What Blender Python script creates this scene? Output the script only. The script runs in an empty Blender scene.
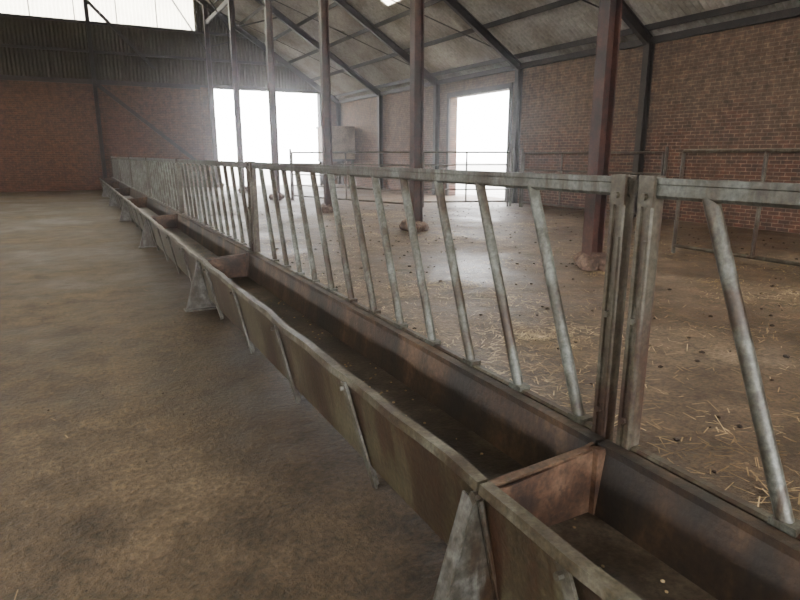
import bpy, bmesh, math, random
from mathutils import Vector, Matrix
random.seed(7)
C = bpy.context.scene.collection
H=1.45

# ---------------------------------------------------------------- materials
def nmat(name):
    m=bpy.data.materials.new(name); m.use_nodes=True
    nt=m.node_tree; b=nt.nodes['Principled BSDF']
    return m,nt,b
def N(nt,t,**k):
    n=nt.nodes.new(t)
    for a,v in k.items(): setattr(n,a,v)
    return n
def ramp(nt,stops,src=None):
    r=N(nt,'ShaderNodeValToRGB'); e=r.color_ramp.elements
    while len(e)<len(stops): e.new(0.5)
    for i,(p,c) in enumerate(stops):
        e[i].position=p; e[i].color=(c[0],c[1],c[2],1)
    if src: nt.links.new(src,r.inputs[0])
    return r
def noise(nt,vec,scale,detail=6,rough=.6):
    n=N(nt,'ShaderNodeTexNoise'); n.inputs['Scale'].default_value=scale
    n.inputs['Detail'].default_value=detail; n.inputs['Roughness'].default_value=rough
    nt.links.new(vec,n.inputs['Vector']); return n
def mix(nt,fac,a,b,mode='MIX'):
    m=N(nt,'ShaderNodeMix',data_type='RGBA',blend_type=mode)
    for s,v in ((0,fac),(6,a),(7,b)):
        if isinstance(v,(int,float)): m.inputs[s].default_value=v
        elif isinstance(v,tuple): m.inputs[s].default_value=(v[0],v[1],v[2],1)
        else: nt.links.new(v,m.inputs[s])
    return m.outputs[2]
def bump(nt,b,h,strength=.4,dist=.01):
    bp=N(nt,'ShaderNodeBump'); bp.inputs['Strength'].default_value=strength
    bp.inputs['Distance'].default_value=dist
    nt.links.new(h,bp.inputs['Height']); nt.links.new(bp.outputs[0],b.inputs['Normal'])
def weathered(name,c1,c2,c3,scale=3,rough=.6,metal=0.0,bs=.3,fine=40,mid=.5,stretch=None,streak=None):
    m,nt,b=nmat(name); tc=N(nt,'ShaderNodeTexCoord'); v=tc.outputs['Object']
    v1=v
    if stretch:
        mp=N(nt,'ShaderNodeMapping'); mp.inputs['Scale'].default_value=stretch
        nt.links.new(v,mp.inputs[0]); v1=mp.outputs[0]
    n1=noise(nt,v1,scale,8,.65); n2=noise(nt,v,fine,4,.6)
    r1=ramp(nt,[(mid-.10,c1),(mid,c2),(mid+.12,c3)],n1.outputs[0])
    r2=ramp(nt,[(.32,(.5,.5,.5)),(.68,(1.25,1.25,1.25))],n2.outputs[0])
    col=r1.outputs[0]
    if streak:
        mp2=N(nt,'ShaderNodeMapping'); mp2.inputs['Scale'].default_value=(6,9,.9); mp2.inputs['Location'].default_value=(3,1,2)
        nt.links.new(v,mp2.inputs[0]); n3=noise(nt,mp2.outputs[0],1.6,6,.65)
        rs=ramp(nt,[(.50,(0,0,0)),(.62,(1,1,1))],n3.outputs[0])
        col=mix(nt,rs.outputs[0],col,streak)
    nt.links.new(mix(nt,1.0,col,r2.outputs[0],'MULTIPLY'),b.inputs['Base Color'])
    b.inputs['Roughness'].default_value=rough; b.inputs['Metallic'].default_value=metal
    bump(nt,b,n2.outputs[0],bs,.006)
    return m
galv=weathered('galvanised_steel',(.028,.016,.008),(.052,.050,.037),(.095,.10,.085),5,.45,.3,.15,70,.48,None,(.036,.024,.013))
galv_old=weathered('old_galvanised_steel',(.028,.014,.008),(.047,.038,.023),(.080,.074,.054),5,.5,.25,.2,60,.49,None,(.035,.016,.008))
leg_m=weathered('brace_steel',(.03,.02,.012),(.065,.058,.042),(.11,.105,.088),7,.5,.2,.2,60,.49)
plate_m=weathered('grey_steel_plate',(.028,.018,.010),(.060,.055,.043),(.12,.12,.105),7,.45,.3,.2,40,.50,None,(.035,.02,.010))
trough_out=weathered('trough_steel_weathered',(.018,.009,.004),(.036,.027,.012),(.066,.056,.030),3.2,.5,.1,.35,45,.49,(1,1,.45),(.028,.011,.004))
trough_rim=weathered('trough_rim_steel',(.028,.015,.007),(.058,.046,.026),(.11,.102,.074),6,.42,.25,.2,60,.49)
rust=weathered('rusty_divider',(.018,.008,.004),(.055,.025,.012),(.12,.068,.038),5,.6,.0,.4,50,.49)
trough_in=weathered('trough_inner_dirt',(.008,.005,.003),(.028,.014,.006),(.08,.046,.024),3.2,.65,0,.5,45,.5,(1,1,.4))
trough_floor=weathered('trough_feed_dirt',(.015,.010,.006),(.044,.031,.020),(.12,.094,.068),2.6,.42,0,.5,55,.5)
steel_red=weathered('red_oxide_steel',(.010,.004,.003),(.030,.008,.005),(.055,.020,.012),3,.55,0,.2,30,.5)
steel_dark=weathered('dark_roof_steel',(.008,.005,.004),(.014,.010,.007),(.026,.019,.015),3,.7,0,.2,30,.5)
conc=weathered('crumbled_plinth_concrete',(.035,.018,.012),(.075,.042,.028),(.15,.10,.07),7,.9,0,.8,25,.5)
tank_m=weathered('beige_tank_plastic',(.13,.08,.045),(.19,.125,.08),(.26,.18,.12),2,.7,0,.1,20,.5)
straw_m=weathered('straw_dry',(.24,.16,.08),(.44,.32,.17),(.64,.50,.29),1.5,.7,0,.0,5,.5)
clod_m=weathered('dung_clod',(.015,.010,.006),(.03,.019,.011),(.055,.037,.023),6,.9,0,.5,40,.5)

def roof_mat(name,cs):
    m,nt,b=nmat(name); tc=N(nt,'ShaderNodeTexCoord'); v=tc.outputs['Object']
    n1=noise(nt,v,.7,6,.6); n2=noise(nt,v,9,5,.65)
    r1=ramp(nt,[(.35,cs[0]),(.5,cs[1]),(.68,cs[2])],n1.outputs[0])
    r2=ramp(nt,[(.3,(.65,.65,.65)),(.7,(1.1,1.1,1.1))],n2.outputs[0])
    nt.links.new(mix(nt,1.0,r1.outputs[0],r2.outputs[0],'MULTIPLY'),b.inputs['Base Color'])
    b.inputs['Roughness'].default_value=.9
    return m
roofm=roof_mat('fibre_cement_corrugated',[(.20,.18,.14),(.31,.29,.245),(.42,.40,.35)])
cladm=roof_mat('brown_cladding_sheet',[(.034,.026,.014),(.050,.040,.024),(.07,.057,.037)])

def translucent(name,col):
    m=bpy.data.materials.new(name); m.use_nodes=True; nt=m.node_tree; nt.nodes.clear()
    o=N(nt,'ShaderNodeOutputMaterial'); t=N(nt,'ShaderNodeBsdfTranslucent'); d=N(nt,'ShaderNodeBsdfDiffuse')
    tc=N(nt,'ShaderNodeTexCoord'); n1=noise(nt,tc.outputs['Object'],1.2,5,.6)
    r=ramp(nt,[(.3,tuple(x*.8 for x in col)),(.7,col)],n1.outputs[0])
    nt.links.new(r.outputs[0],t.inputs[0]); nt.links.new(r.outputs[0],d.inputs[0])
    mx=N(nt,'ShaderNodeMixShader'); mx.inputs[0].default_value=.15
    nt.links.new(t.outputs[0],mx.inputs[1]); nt.links.new(d.outputs[0],mx.inputs[2]); nt.links.new(mx.outputs[0],o.inputs[0])
    return m
glassm=translucent('translucent_rooflight',(.95,.90,.74))

def brick_mat(name,axis,ca,cb,mortar,upper,lo,hi,amt):
    m,nt,b=nmat(name); tc=N(nt,'ShaderNodeTexCoord')
    sp=N(nt,'ShaderNodeSeparateXYZ'); nt.links.new(tc.outputs['Object'],sp.inputs[0])
    cm=N(nt,'ShaderNodeCombineXYZ'); nt.links.new(sp.outputs[axis],cm.inputs[0]); nt.links.new(sp.outputs[2],cm.inputs[1])
    br=N(nt,'ShaderNodeTexBrick'); br.inputs['Scale'].default_value=1; br.inputs['Brick Width'].default_value=.225
    br.inputs['Row Height'].default_value=.075; br.inputs['Mortar Size'].default_value=.008
    br.inputs['Color1'].default_value=(*ca,1); br.inputs['Color2'].default_value=(*cb,1); br.inputs['Mortar'].default_value=(*mortar,1)
    nt.links.new(cm.outputs[0],br.inputs[0])
    n1=noise(nt,tc.outputs['Object'],.9,8,.7); n2=noise(nt,tc.outputs['Object'],5,8,.75)
    r=ramp(nt,[(.32,(.3,.3,.3)),(.5,(.95,.95,.95)),(.68,(1.9,1.85,1.8))],n2.outputs[0])
    mr=N(nt,'ShaderNodeMapRange'); mr.inputs[1].default_value=lo; mr.inputs[2].default_value=hi
    ad=N(nt,'ShaderNodeMath',operation='MULTIPLY_ADD'); nt.links.new(n1.outputs[0],ad.inputs[0]); ad.inputs[1].default_value=3.5
    sb=N(nt,'ShaderNodeMath',operation='SUBTRACT'); nt.links.new(sp.outputs[2],sb.inputs[0]); sb.inputs[1].default_value=1.75
    nt.links.new(sb.outputs[0],ad.inputs[2]); nt.links.new(ad.outputs[0],mr.inputs[0])
    ml=N(nt,'ShaderNodeMath',operation='MULTIPLY'); nt.links.new(mr.outputs[0],ml.inputs[0]); ml.inputs[1].default_value=amt
    c=mix(nt,ml.outputs[0],br.outputs[0],upper)
    c2=mix(nt,1.0,c,r.outputs[0],'MULTIPLY')
    nt.links.new(c2,b.inputs['Base Color']); b.inputs['Roughness'].default_value=.9
    inv=N(nt,'ShaderNodeMath',operation='SUBTRACT'); inv.inputs[0].default_value=1; nt.links.new(br.outputs['Fac'],inv.inputs[1])
    bump(nt,b,inv.outputs[0],.6,.012)
    return m
brick_r=brick_mat('brick_limewashed',1,(.080,.026,.013),(.030,.013,.009),(.14,.10,.07),(.100,.072,.046),1.2,2.8,.5)
brick_b=brick_mat('brick_red',0,(.085,.026,.010),(.04,.014,.007),(.11,.070,.042),(.085,.048,.026),1.5,4,.4)

def floor_mat():
    m,nt,b=nmat('dusty_concrete_and_earth'); tc=N(nt,'ShaderNodeTexCoord'); v=tc.outputs['Object']
    sp=N(nt,'ShaderNodeSeparateXYZ'); nt.links.new(v,sp.inputs[0])
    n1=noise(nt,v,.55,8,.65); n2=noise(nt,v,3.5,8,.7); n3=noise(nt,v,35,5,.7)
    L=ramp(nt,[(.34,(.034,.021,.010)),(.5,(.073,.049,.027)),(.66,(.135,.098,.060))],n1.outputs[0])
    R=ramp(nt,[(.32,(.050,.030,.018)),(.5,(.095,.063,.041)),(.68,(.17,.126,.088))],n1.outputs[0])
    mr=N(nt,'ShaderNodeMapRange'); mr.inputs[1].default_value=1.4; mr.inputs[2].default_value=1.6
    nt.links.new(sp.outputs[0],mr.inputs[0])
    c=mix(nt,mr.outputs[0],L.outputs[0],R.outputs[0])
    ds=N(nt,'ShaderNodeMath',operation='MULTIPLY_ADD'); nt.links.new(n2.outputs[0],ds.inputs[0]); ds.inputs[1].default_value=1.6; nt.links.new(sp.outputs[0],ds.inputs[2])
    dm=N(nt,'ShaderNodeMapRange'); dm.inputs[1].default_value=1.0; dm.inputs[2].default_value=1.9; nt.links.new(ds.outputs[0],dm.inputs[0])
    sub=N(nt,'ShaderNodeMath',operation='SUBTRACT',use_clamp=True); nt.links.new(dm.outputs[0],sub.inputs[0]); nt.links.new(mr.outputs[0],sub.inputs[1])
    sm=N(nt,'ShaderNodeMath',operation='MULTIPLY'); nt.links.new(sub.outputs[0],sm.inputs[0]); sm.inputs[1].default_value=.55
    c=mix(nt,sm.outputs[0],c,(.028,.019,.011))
    g=ramp(nt,[(.36,(.45,.43,.40)),(.5,(1,1,1)),(.64,(1.55,1.52,1.48))],n2.outputs[0])
    c=mix(nt,.85,c,g.outputs[0],'MULTIPLY')
    g2=ramp(nt,[(.35,(.45,.45,.45)),(.5,(1,1,1)),(.66,(1.6,1.55,1.5))],n3.outputs[0])
    c=mix(nt,.85,c,g2.outputs[0],'MULTIPLY')
    nt.links.new(c,b.inputs['Base Color'])
    rr=ramp(nt,[(.35,(.38,.38,.38)),(.65,(.75,.75,.75))],n1.outputs[0]); nt.links.new(rr.outputs[0],b.inputs['Roughness'])
    b.inputs['Specular IOR Level'].default_value=.35
    ad=N(nt,'ShaderNodeMath',operation='MULTIPLY_ADD'); nt.links.new(n2.outputs[0],ad.inputs[0]); ad.inputs[1].default_value=3; nt.links.new(n3.outputs[0],ad.inputs[2])
    bump(nt,b,ad.outputs[0],.7,.014)
    return m
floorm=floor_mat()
yardm=weathered('yard_concrete',(.35,.34,.32),(.45,.44,.42),(.55,.54,.52),1,.9,0,.1,10,.5)

# ---------------------------------------------------------------- mesh builder
class MB:
    def __init__(s): s.bm=bmesh.new()
    def box(s,a,b):
        x0,y0,z0=a;x1,y1,z1=b
        v=[s.bm.verts.new(p) for p in [(x0,y0,z0),(x1,y0,z0),(x1,y1,z0),(x0,y1,z0),(x0,y0,z1),(x1,y0,z1),(x1,y1,z1),(x0,y1,z1)]]
        for f in [(3,2,1,0),(4,5,6,7),(0,1,5,4),(1,2,6,5),(2,3,7,6),(3,0,4,7)]: s.bm.faces.new([v[i] for i in f])
        return s
    def frame(s,p1,p2,up=(0,0,1)):
        d=(Vector(p2)-Vector(p1)).normalized(); u=Vector(up)
        if abs(d.dot(u))>.98: u=Vector((1,0,0)) if abs(d.x)<.9 else Vector((0,1,0))
        a=d.cross(u).normalized(); b=a.cross(d).normalized(); return d,a,b
    def sweep(s,p1,p2,poly,up=(0,0,1)):
        p1=Vector(p1);p2=Vector(p2); d,a,b=s.frame(p1,p2,up)
        r1=[s.bm.verts.new(p1+a*x+b*y) for x,y in poly]; r2=[s.bm.verts.new(p2+a*x+b*y) for x,y in poly]
        n=len(poly)
        for i in range(n): s.bm.faces.new([r1[i],r1[(i+1)%n],r2[(i+1)%n],r2[i]])
        s.bm.faces.new(r1[::-1]); s.bm.faces.new(r2); return s
    def tube(s,p1,p2,r,seg=12):
        return s.sweep(p1,p2,[(r*math.cos(2*math.pi*i/seg),r*math.sin(2*math.pi*i/seg)) for i in range(seg)])
    def bar(s,p1,p2,w,h,up=(0,0,1),bev=0):
        w/=2;h/=2
        if bev: pl=[(-w+bev,-h),(w-bev,-h),(w,-h+bev),(w,h-bev),(w-bev,h),(-w+bev,h),(-w,h-bev),(-w,-h+bev)]
        else: pl=[(-w,-h),(w,-h),(w,h),(-w,h)]
        return s.sweep(p1,p2,pl,up)
    def ibeam(s,p1,p2,w,h,tf=.015,tw=.01,up=(0,0,1)):
        w/=2;h/=2;t=tw/2
        return s.sweep(p1,p2,[(-w,-h),(w,-h),(w,-h+tf),(t,-h+tf),(t,h-tf),(w,h-tf),(w,h),(-w,h),(-w,h-tf),(-t,h-tf),(-t,-h+tf),(-w,-h+tf)],up)
    def angle(s,p1,p2,w,h,t=.008,up=(0,0,1)):
        return s.sweep(p1,p2,[(0,0),(w,0),(w,t),(t,t),(t,h),(0,h)],up)
    def extrY(s,poly,y0,y1):
        r1=[s.bm.verts.new((x,y0,z)) for x,z in poly]; r2=[s.bm.verts.new((x,y1,z)) for x,z in poly]; n=len(poly)
        for i in range(n): s.bm.faces.new([r1[i],r1[(i+1)%n],r2[(i+1)%n],r2[i]])
        s.bm.faces.new(r1[::-1]); s.bm.faces.new(r2); return s
    def blob(s,c,r,sc=(1,1,1),sub=2,jit=.2):
        ret=bmesh.ops.create_icosphere(s.bm,subdivisions=sub,radius=r)
        for v in ret['verts']:
            k=1+random.uniform(-jit,jit)
            v.co=Vector((v.co.x*sc[0]*k+c[0],v.co.y*sc[1]*k+c[1],max(v.co.z*sc[2]*k+c[2],0.001)))
        return s
    def done(s,name,mat,parent=None,smooth=False):
        bmesh.ops.recalc_face_normals(s.bm,faces=s.bm.faces)
        me=bpy.data.meshes.new(name); s.bm.to_mesh(me); s.bm.free(); me.materials.append(mat)
        if smooth:
            for p in me.polygons: p.use_smooth=True
            try: me.set_sharp_from_angle(angle=math.radians(40))
            except Exception: pass
        o=bpy.data.objects.new(name,me); C.objects.link(o)
        if parent: o.parent=parent
        return o
def empty(name):
    e=bpy.data.objects.new(name,None); C.objects.link(e); return e

# ---------------------------------------------------------------- building shell
L=29.0; Y0=-9.0; XW=12.0; EZ=4.0; SL=.63
def roofz(x): return EZ+SL*(XW-abs(x))
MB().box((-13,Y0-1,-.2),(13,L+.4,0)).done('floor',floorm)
MB().box((-80,-80,-.35),(80,120,-.21)).done('yard_ground',yardm)

w=MB()
w.box((-12.2,L,0),(5.85,L+.3,4.35)); w.box((11.1,L,0),(12.3,L+.3,4.35))
w.box((5.4,L-.12,0),(5.85,L,4.35))
w.done('wall_back',brick_b)
DA,DB=15.35,18.7
w=MB()
w.box((XW,Y0,0),(XW+.3,DA,3.95)); w.box((XW,DB,0),(XW+.3,L,3.95)); w.box((XW,DA,3.4),(XW+.3,DB,3.95))
w.done('wall_right',brick_r)
w=MB(); w.box((-XW-.3,Y0,0),(-XW,L,2.6)); 
w.done('unseen_wall_left',brick_r)  # never in view; height chosen to limit light coming in above it
w=MB(); w.box((-12.3,Y0-.3,0),(-6,Y0,4)); w.box((6,Y0-.3,0),(12.3,Y0,4)); w.done('unseen_wall_front',brick_b)  # added behind the camera to narrow the opening that lets light in
w=MB(); w.box((XW-.06,DA-.14,0),(XW+.02,DA,3.5)); w.box((XW-.06,DB,0),(XW+.02,DB+.14,3.5)); w.box((XW-.06,DA-.14,3.4),(XW+.02,DB+.14,3.56)); w.done('door_1',steel_dark)
w=MB(); w.box((5.85,L-.05,4.35),(11.1,L+.32,4.5)); w.box((11.02,L-.05,0),(11.12,L+.32,4.4)); w.done('door_2',steel_dark)

def corr(name,mat,o,u,v,n,lu,lv,period,amp,segp=8,holes=None):
    o=Vector(o);u=Vector(u).normalized();v=Vector(v).normalized();n=Vector(n).normalized()
    cnt=int(lu/period*segp); bm=bmesh.new(); prev=None
    for i in range(cnt+1):
        t=lu*i/cnt; off=amp*math.cos(2*math.pi*t/period)
        a=bm.verts.new(o+u*t+n*off); b=bm.verts.new(o+u*t+n*off+v*lv)
        if prev: bm.faces.new([prev[0],a,b,prev[1]])
        prev=(a,b)
    me=bpy.data.meshes.new(name); bm.to_mesh(me); bm.free(); me.materials.append(mat)
    for p in me.polygons: p.use_smooth=True
    ob=bpy.data.objects.new(name,me); C.objects.link(ob); return ob
def gable(name,x0,x1,z0,z1,mat,y=L+.12,period=.146,amp=.028):
    bm=bmesh.new(); cnt=int((x1-x0)/period*8); prev=None
    for i in range(cnt+1):
        x=x0+(x1-x0)*i/cnt; off=amp*math.cos(2*math.pi*x/period)
        zt=roofz(x)+.12
        if z1 is not None: zt=min(z1,zt)
        zb=min(z0,zt)
        a=bm.verts.new((x,y+off,zb)); b=bm.verts.new((x,y+off,zt))
        if prev: bm.faces.new([prev[0],a,b,prev[1]])
        prev=(a,b)
    me=bpy.data.meshes.new(name); bm.to_mesh(me); bm.free(); me.materials.append(mat)
    for p in me.polygons: p.use_smooth=True
    ob=bpy.data.objects.new(name,me); C.objects.link(ob); return ob
ZB=6.65
g=empty('wall_back_cladding')
for nm,a in {'sheet_lower':(-12,12.2,4.35,ZB,cladm),'sheet_right':(5.4,12.2,ZB,None,cladm),'sheet_left':(-12,-7,ZB,None,cladm),'sheet_top':(-7,5.4,8.9,None,cladm)}.items():
    gable(nm,*a).parent=g
gable('window_1',-7,5.4,ZB,8.9,glassm)
gable('light_block_front_gable',-12.2,12.2,4.4,None,cladm,y=Y0-.1)  # unseen sheet added to shut out light and darken the interior
w=MB()
for x in [x*1.55-7 for x in range(9)]: w.bar((x,L+.05,ZB),(x,L+.05,8.9),.025,.04)
w.box((-12,L-.02,ZB-.05),(12,L+.08,ZB+.05)); w.box((-12,L-.06,4.28),(5.85,L+.08,4.46)); w.box((-12,L-.02,5.5),(9.6,L+.08,5.6))
w.done('trim_1',steel_dark)

# roof
vR=Vector((-1,0,SL)).normalized(); nR=Vector((SL,0,1)).normalized()
vL=Vector((1,0,SL)).normalized(); nL=Vector((-SL,0,1)).normalized()
rf=empty('ceiling')
P=.146
def slope(side,xa,xb,y0,y1,mat,nm,lap=0):
    v=vR if side>0 else vL; n=nR if side>0 else nL
    k0=round((y0-Y0)/P); k1=round((y1-Y0)/P); y0=Y0+k0*P; y1=Y0+k1*P
    lv=(xa-xb)*math.hypot(1,SL)+.1
    o=Vector((side*xa,y0,roofz(xa)+.14))+n*lap
    ob=corr(nm,mat,o,(0,1,0),v,n,y1-y0,lv,P,.040); ob.parent=rf
LY=[17.45,12.85,8.25,3.65,-.95,-5.55]; hw=.6
for side in (1,-1):
    slope(side,12.3,10.8,Y0,L+.4,roofm,'roof_sheet_a')
    slope(side,10.85,9.25,Y0,L+.4,roofm,'roof_sheet_b',.02)
    cuts=[Y0]
    for y in sorted(LY): cuts+= [y-hw,y+hw]
    cuts.append(L+.4)
    for i in range(0,len(cuts),2): slope(side,9.3,5.6,cuts[i],cuts[i+1],roofm,'roof_sheet_c',.03)
    for i,y in enumerate(sorted(LY)): slope(side,9.3,5.6,y-hw,y+hw,glassm,'roof_light_%d'%i,.03)
    slope(side,5.65,2.8,Y0,L+.4,roofm,'roof_sheet_d',.02)
    slope(side,2.85,0,Y0,L+.4,roofm,'roof_sheet_e',.03)
w=MB()
for side in (1,-1):
    x=11.7
    while x>.3:
        z=roofz(x)+.14-.12
        w.angle((side*x,Y0,z),(side*x,L+.1,z),.08,.05,.012) ; w.box((side*x-.015,Y0,z-.06),(side*x+.015,L+.1,z+.07))
        x-=1.12
w.done('roof_purlins',steel_dark)
FR=[5.6+4.6*k for k in range(-3,6)]
for k,fy in enumerate(FR):
    if fy>L-.1: fy=L-.2
    f=MB()
    for side in (1,-1):
        f.ibeam((side*11.85,fy,roofz(11.85)-.16),(0,fy,roofz(0)-.16),.12,.22,.02,.02)
        f.ibeam((side*11.85,fy,0),(side*11.85,fy,3.95),.16,.18,.02,.02,up=(1,0,0))
        f.bar((side*5.8,fy,6.0),(side*7.6,fy,roofz(7.6)-.22),.05,.05)
        f.bar((side*5.8,fy,5.7),(side*3.6,fy,roofz(3.6)-.22),.05,.05)
    f.done('roof_frame',steel_dark)
w=MB()
w.box((XW-.14,Y0,3.9),(XW+.05,L,4.04)); w.box((-XW-.05,Y0,3.9),(-XW+.14,L,4.04))
w.done('trim_2',steel_dark)
w=MB()
for a,b in ((5.6,10.2),(10.2,14.8),(14.8,19.4),(19.4,24.0),(24.0,28.6)):
    w.tube((11.4,a,roofz(11.4)-.12),(6.2,b,roofz(6.2)-.12),.018,6)
w.bar((5.8,5.6,7.0),(5.8,28.6,7.0),.08,.16)
w.done('roof_bracing',steel_dark)
for k in range(-3,6):
    fy=5.6+4.6*k
    if fy>L-.2: fy=L-.35
    e=empty('steel_column')
    MB().ibeam((5.8,fy,0),(5.8,fy,roofz(5.8)-.2),.17,.2,.02,.014,up=(1,0,0)).done('post',steel_red,e)
    b=MB()
    for q in range(9):
        b.blob((5.8+random.uniform(-.17,.17),fy+random.uniform(-.17,.17),random.uniform(.05,.13)),random.uniform(.12,.17),(1,1,.85),2,.12)
    b.done('plinth',conc,e)
for k in range(-3,6):
    fy=5.6+4.6*k
    if fy>L-.2: fy=L-.35
    MB().ibeam((-5.8,fy,0),(-5.8,fy,roofz(5.8)-.2),.2,.22,.022,.016,up=(1,0,0)).done('steel_column',steel_red)
w=MB(); w.ibeam((1.2,L-.1,0),(1.2,L-.1,roofz(1.2)-.2),.16,.16,.015,.015,up=(1,0,0))
w.bar((1.25,L-.08,4.3),(5.2,L-.08,1.0),.14,.15); w.bar((1.1,L-.06,7.6),(3.6,L-.06,5.0),.12,.12)
w.done('gable_post_and_brace',steel_dark)

# ---------------------------------------------------------------- feed trough modules
ML=4.55; B0=1.305
wallO=[(.972,.468),(1.03,.10),(1.06,.10),(1.06,.29),(1.005,.49),(.985,.49)]
for k in range(-1,6):
    y0=B0+ML*k; y1=y0+ML-.012
    e=empty('feed_trough')
    MB().extrY(wallO,y0,y1).done('outer_side',trough_out,e)
    bm=MB(); n=24; prof=[(.952,.475),(.962,.475),(.966,.497),(.994,.497),(.994,.507),(.956,.507)]
    rings=[]
    for i in range(n+1):
        y=y0+(y1-y0)*i/n; dx=.006*math.sin(i*1.7+k)+.004*math.sin(i*.6+2*k) if 0<i<n else 0
        dz=.004*math.sin(i*1.1+k*3) if 0<i<n else 0
        rings.append([bm.bm.verts.new((x+dx,y,z+dz)) for x,z in prof])
    for i in range(n):
        for j in range(6): bm.bm.faces.new([rings[i][j],rings[i][(j+1)%6],rings[i+1][(j+1)%6],rings[i+1][j]])
    bm.bm.faces.new(rings[0][::-1]); bm.bm.faces.new(rings[-1]); bm.done('rim',trough_rim,e)
    MB().extrY([(1.03,.10),(1.42,.10),(1.42,.285),(1.03,.285)],y0,y1).done('bottom',trough_floor,e)
    MB().extrY([(1.405,.28),(1.435,.50),(1.43,.528),(1.475,.528),(1.475,.49),(1.45,.47),(1.42,.10)],y0,y1).done('inner_side',trough_in,e)
    d=MB()
    pl=[(1.0,.485),(1.055,.27),(1.41,.27),(1.44,.52),(1.36,.505),(1.05,.475)]
    d.extrY(pl,y0+.001,y0+.014)
    d.extrY(pl,y1-.012,y1-.001)
    d.bar((1.0,y0,.485),(1.43,y0,.508),.03,.008)
    d.box((1.40,y0-.045,.28),(1.45,y0-.02,.52))
    d.done('divider',rust,e)
    f=MB()
    f.extrY([(.962,.47),(.945,.42),(.82,.0),(1.25,.0),(1.25,.10),(1.03,.10),(.982,.45)],y0-.006,y0+.006)
    f.bar((.950,y0+.03,.45),(.82,y0+.03,0),.06,.008,up=(1,0,0))
    f.box((.80,y0-.05,0),(1.26,y0+.08,.012))
    f.tube((.955,y0-.02,.46),(1.05,y0-.02,.03),.010,8)
    f.tube((.93,y0+.03,.30),(.975,y0+.03,.30),.014,8); f.tube((.94,y0-.0,.46),(.975,y0-.0,.46),.018,8)
    f.done('foot_plate',plate_m,e)
    br=MB()
    for j in range(4):
        yy=y0+1.0+1.06*j
        if yy>y1-.1: continue
        br.bar((.948,yy,.478),(1.035,yy-.13,.005),.042,.010,up=(1,0,0))
        br.bar((.960,yy+.018,.478),(1.047,yy-.112,.005),.008,.035,up=(1,0,0))
        br.tube((.93,yy,.45),(.96,yy,.45),.011,8)
    br.done('leg_braces',leg_m,e)

# ---------------------------------------------------------------- feed barrier panels
XB=1.51
for k in range(-1,6):
    y0=B0+ML*k; y1=y0+ML
    e=empty('feed_barrier')
    ya=y0+.035; yb=y1-.07
    r=MB(); r.bar((XB,ya-.03,1.350),(XB,yb+.03,1.350),.04,.05,bev=.01)
    r.box((XB-.021,ya-.03,1.368),(XB-.008,yb+.03,1.385)); r.done('top_rail',galv,e)
    r=MB(); r.bar((XB,ya,.51),(XB,yb,.51),.04,.045,bev=.008); r.done('bottom_rail',galv_old,e)
    p=MB()
    for yy,sg in ((ya,1),(yb,-1)):
        p.bar((XB,yy,0),(XB,yy,1.39),.05,.045,up=(0,1,0),bev=.006)
        p.box((XB-.034,yy-.018,.0),(XB-.022,yy-.006,1.2)) ; p.box((XB-.034,yy+.012,.0),(XB-.022,yy+.024,1.3))
        p.box((XB-.034,yy-.028,1.30),(XB-.024,yy+.028,1.392))
        for z in (.62,.95,1.33): p.tube((XB-.045,yy,z),(XB-.02,yy,z),.011,6)
        p.box((XB-.07,yy-.05,0),(XB+.07,yy+.05,.012))
    p.done('end_posts',galv_old,e)
    b=MB()
    first=.728-.34*11 if k==-1 else y0+.149
    for j in range(12):
        yb_=first+.34*j
        if yb_<y0+.08: continue
        b.tube((XB,yb_,.52),(XB,yb_+.325,1.345),.0215,14)
        b.box((XB-.026,yb_-.035,.525),(XB+.026,yb_+.035,.545))
    b.done('slant_bars',galv,e,True)

# ---------------------------------------------------------------- gates
def gate(p1,p2,zb=.12,zt=1.5,rails=5,r=.021,ups=(0,.5,1),name='cattle_gate',posts=True,zs=None):
    g=MB(); p1=Vector((p1[0],p1[1],0)); p2=Vector((p2[0],p2[1],0))
    zs=zs or [zb+(zt-zb)*i/(rails-1) for i in range(rails)]
    for z in zs: g.tube(p1+Vector((0,0,z)),p2+Vector((0,0,z)),r if z in (zs[0],zs[-1]) else r*.7,8)
    for u in ups:
        q=p1.lerp(p2,u); g.tube(q+Vector((0,0,zs[0] if 0<u<1 else 0)),q+Vector((0,0,zs[-1])),r,8)
    if posts:
        d=(p2-p1).normalized()
        for q in (p1-d*.08,p2+d*.08): g.tube(q,q+Vector((0,0,zt+.12)),.035,10)
    return g.done(name,galv_old,None,True)
gate((7.9,6.0),(7.85,2.6),.12,1.5,ups=(0,.36,1),zs=[.12,1.5],posts=False,r=.028)
gate((6.3,19.2),(8.0,14.4),.15,1.52,5,r=.026)
gate((8.7,14.9),(11.0,14.0),.15,1.52,5,r=.026)
gate((11.2,13.6),(11.2,9.0),.15,1.5,4,ups=(0,.33,.66,1),r=.026)

e=empty('water_tank')
t=MB(); t.sweep((11.2,27.4,1.25),(11.2,27.4,2.65),[(-.62,-.7),(.62,-.7),(.7,-.62),(.7,.62),(.62,.7),(-.62,.7),(-.7,.62),(-.7,-.62)]); t.done('tank',tank_m,e)
t=MB(); t.box((10.47,26.67,2.65),(11.83,28.13,2.74)); t.done('lid',tank_m,e)
t=MB()
for x in (10.6,11.75):
    for y in (26.8,28.0): t.box((x-.05,y-.05,0),(x+.05,y+.05,1.2))
t.box((10.5,26.7,1.15),(11.82,28.1,1.25)); t.bar((10.6,26.8,.1),(11.75,26.8,1.1),.06,.04); t.done('stand',steel_dark,e)

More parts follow.
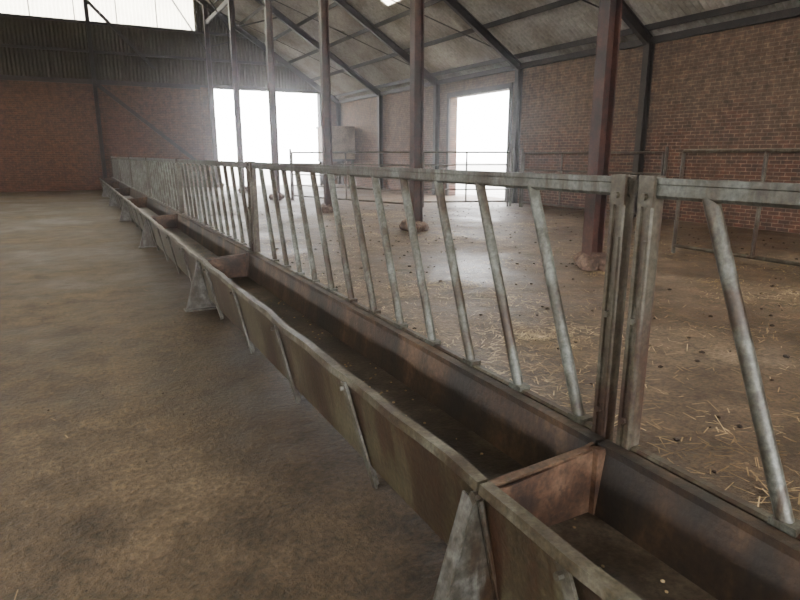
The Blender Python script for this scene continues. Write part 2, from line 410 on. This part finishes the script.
# ---------------------------------------------------------------- straw, clods
bm=bmesh.new()
def sliver(x,y,z=.006,k=1):
    l=random.uniform(.03,.11)*(1 if random.random()<.95 else 2)*k; a=random.uniform(0,math.pi); wd=random.uniform(.0015,.0035)
    dx,dy=math.cos(a)*l/2,math.sin(a)*l/2; nx,ny=-math.sin(a)*wd,math.cos(a)*wd
    z1=z+random.uniform(0,.015); z2=z+random.uniform(0,.015)
    v=[bm.verts.new(q) for q in [(x-dx-nx,y-dy-ny,z1),(x+dx-nx,y+dy-ny,z2),(x+dx+nx,y+dy+ny,z2),(x-dx+nx,y-dy+ny,z1)]]
    bm.faces.new(v)
cl=[(random.uniform(1.8,8.5),random.uniform(0,14),random.uniform(.12,.55)) for _ in range(110)]
for i in range(26000):
    if random.random()<.8:
        c=random.choice(cl); x=random.gauss(c[0],c[2]); y=random.gauss(c[1],c[2])
    else: x=random.uniform(1.6,11.5); y=random.uniform(-2,20)
    if 1.62<x<11.6 and y<28: sliver(x,y)
for i in range(30): sliver(random.uniform(-2.5,.7),random.uniform(.8,8),k=.6)
for i in range(60): sliver(random.gauss(-.75,.10),random.gauss(3.2,.05),k=.5)
me=bpy.data.meshes.new('scattered_straw'); bm.to_mesh(me); bm.free(); me.materials.append(straw_m)
o=bpy.data.objects.new('scattered_straw',me); C.objects.link(o)
w=MB()
for i in range(700):
    x=random.uniform(1.7,11); y=random.uniform(0,16)
    w.blob((x,y,.004),random.uniform(.006,.028),(1,1,.6),1,.25)
for i in range(70):
    w.blob((random.uniform(-2,.8),random.uniform(1,7),.003),random.uniform(.003,.008),(1,1,.6),1,.25)
w.done('dung_clods',clod_m)
w=MB()
for i in range(220):
    w.blob((random.uniform(1.09,1.39),random.uniform(.2,9),.287),random.uniform(.003,.008),(1,1,.6),1,.25)
w.done('feed_crumbs',straw_m)

# ---------------------------------------------------------------- dust haze volume, added for glare around the doorways
m=bpy.data.materials.new('dust_glare_haze'); m.use_nodes=True; nt=m.node_tree; nt.nodes.clear()
o=N(nt,'ShaderNodeOutputMaterial'); vs=N(nt,'ShaderNodeVolumeScatter'); vs.inputs['Density'].default_value=.0035; vs.inputs['Anisotropy'].default_value=.88
vs.inputs['Color'].default_value=(.97,.98,1,1); nt.links.new(vs.outputs[0],o.inputs['Volume'])
MB().box((-11.9,Y0+.1,.001),(11.9,L-.01,11.3)).done('dust_glare_haze',m)

# ---------------------------------------------------------------- light
wd=bpy.data.worlds.new('overcast_sky'); bpy.context.scene.world=wd; wd.use_nodes=True
nt=wd.node_tree; bg=nt.nodes['Background']
tc=N(nt,'ShaderNodeTexCoord'); nz=noise(nt,tc.outputs['Generated'],2,4,.5)
r=ramp(nt,[(.3,(.98,.98,1)),(.7,(1,.99,.97))],nz.outputs[0]); nt.links.new(r.outputs[0],bg.inputs[0])
bg.inputs[1].default_value=25
# ---------------------------------------------------------------- camera
cam=bpy.data.cameras.new('camera'); co=bpy.data.objects.new('camera',cam); C.objects.link(co)
co.location=(0,0,H); co.rotation_euler=(math.radians(90-13.6),0,math.radians(-28.1))
cam.sensor_width=36; cam.lens=27; cam.clip_start=.05; cam.clip_end=500
bpy.context.scene.camera=co
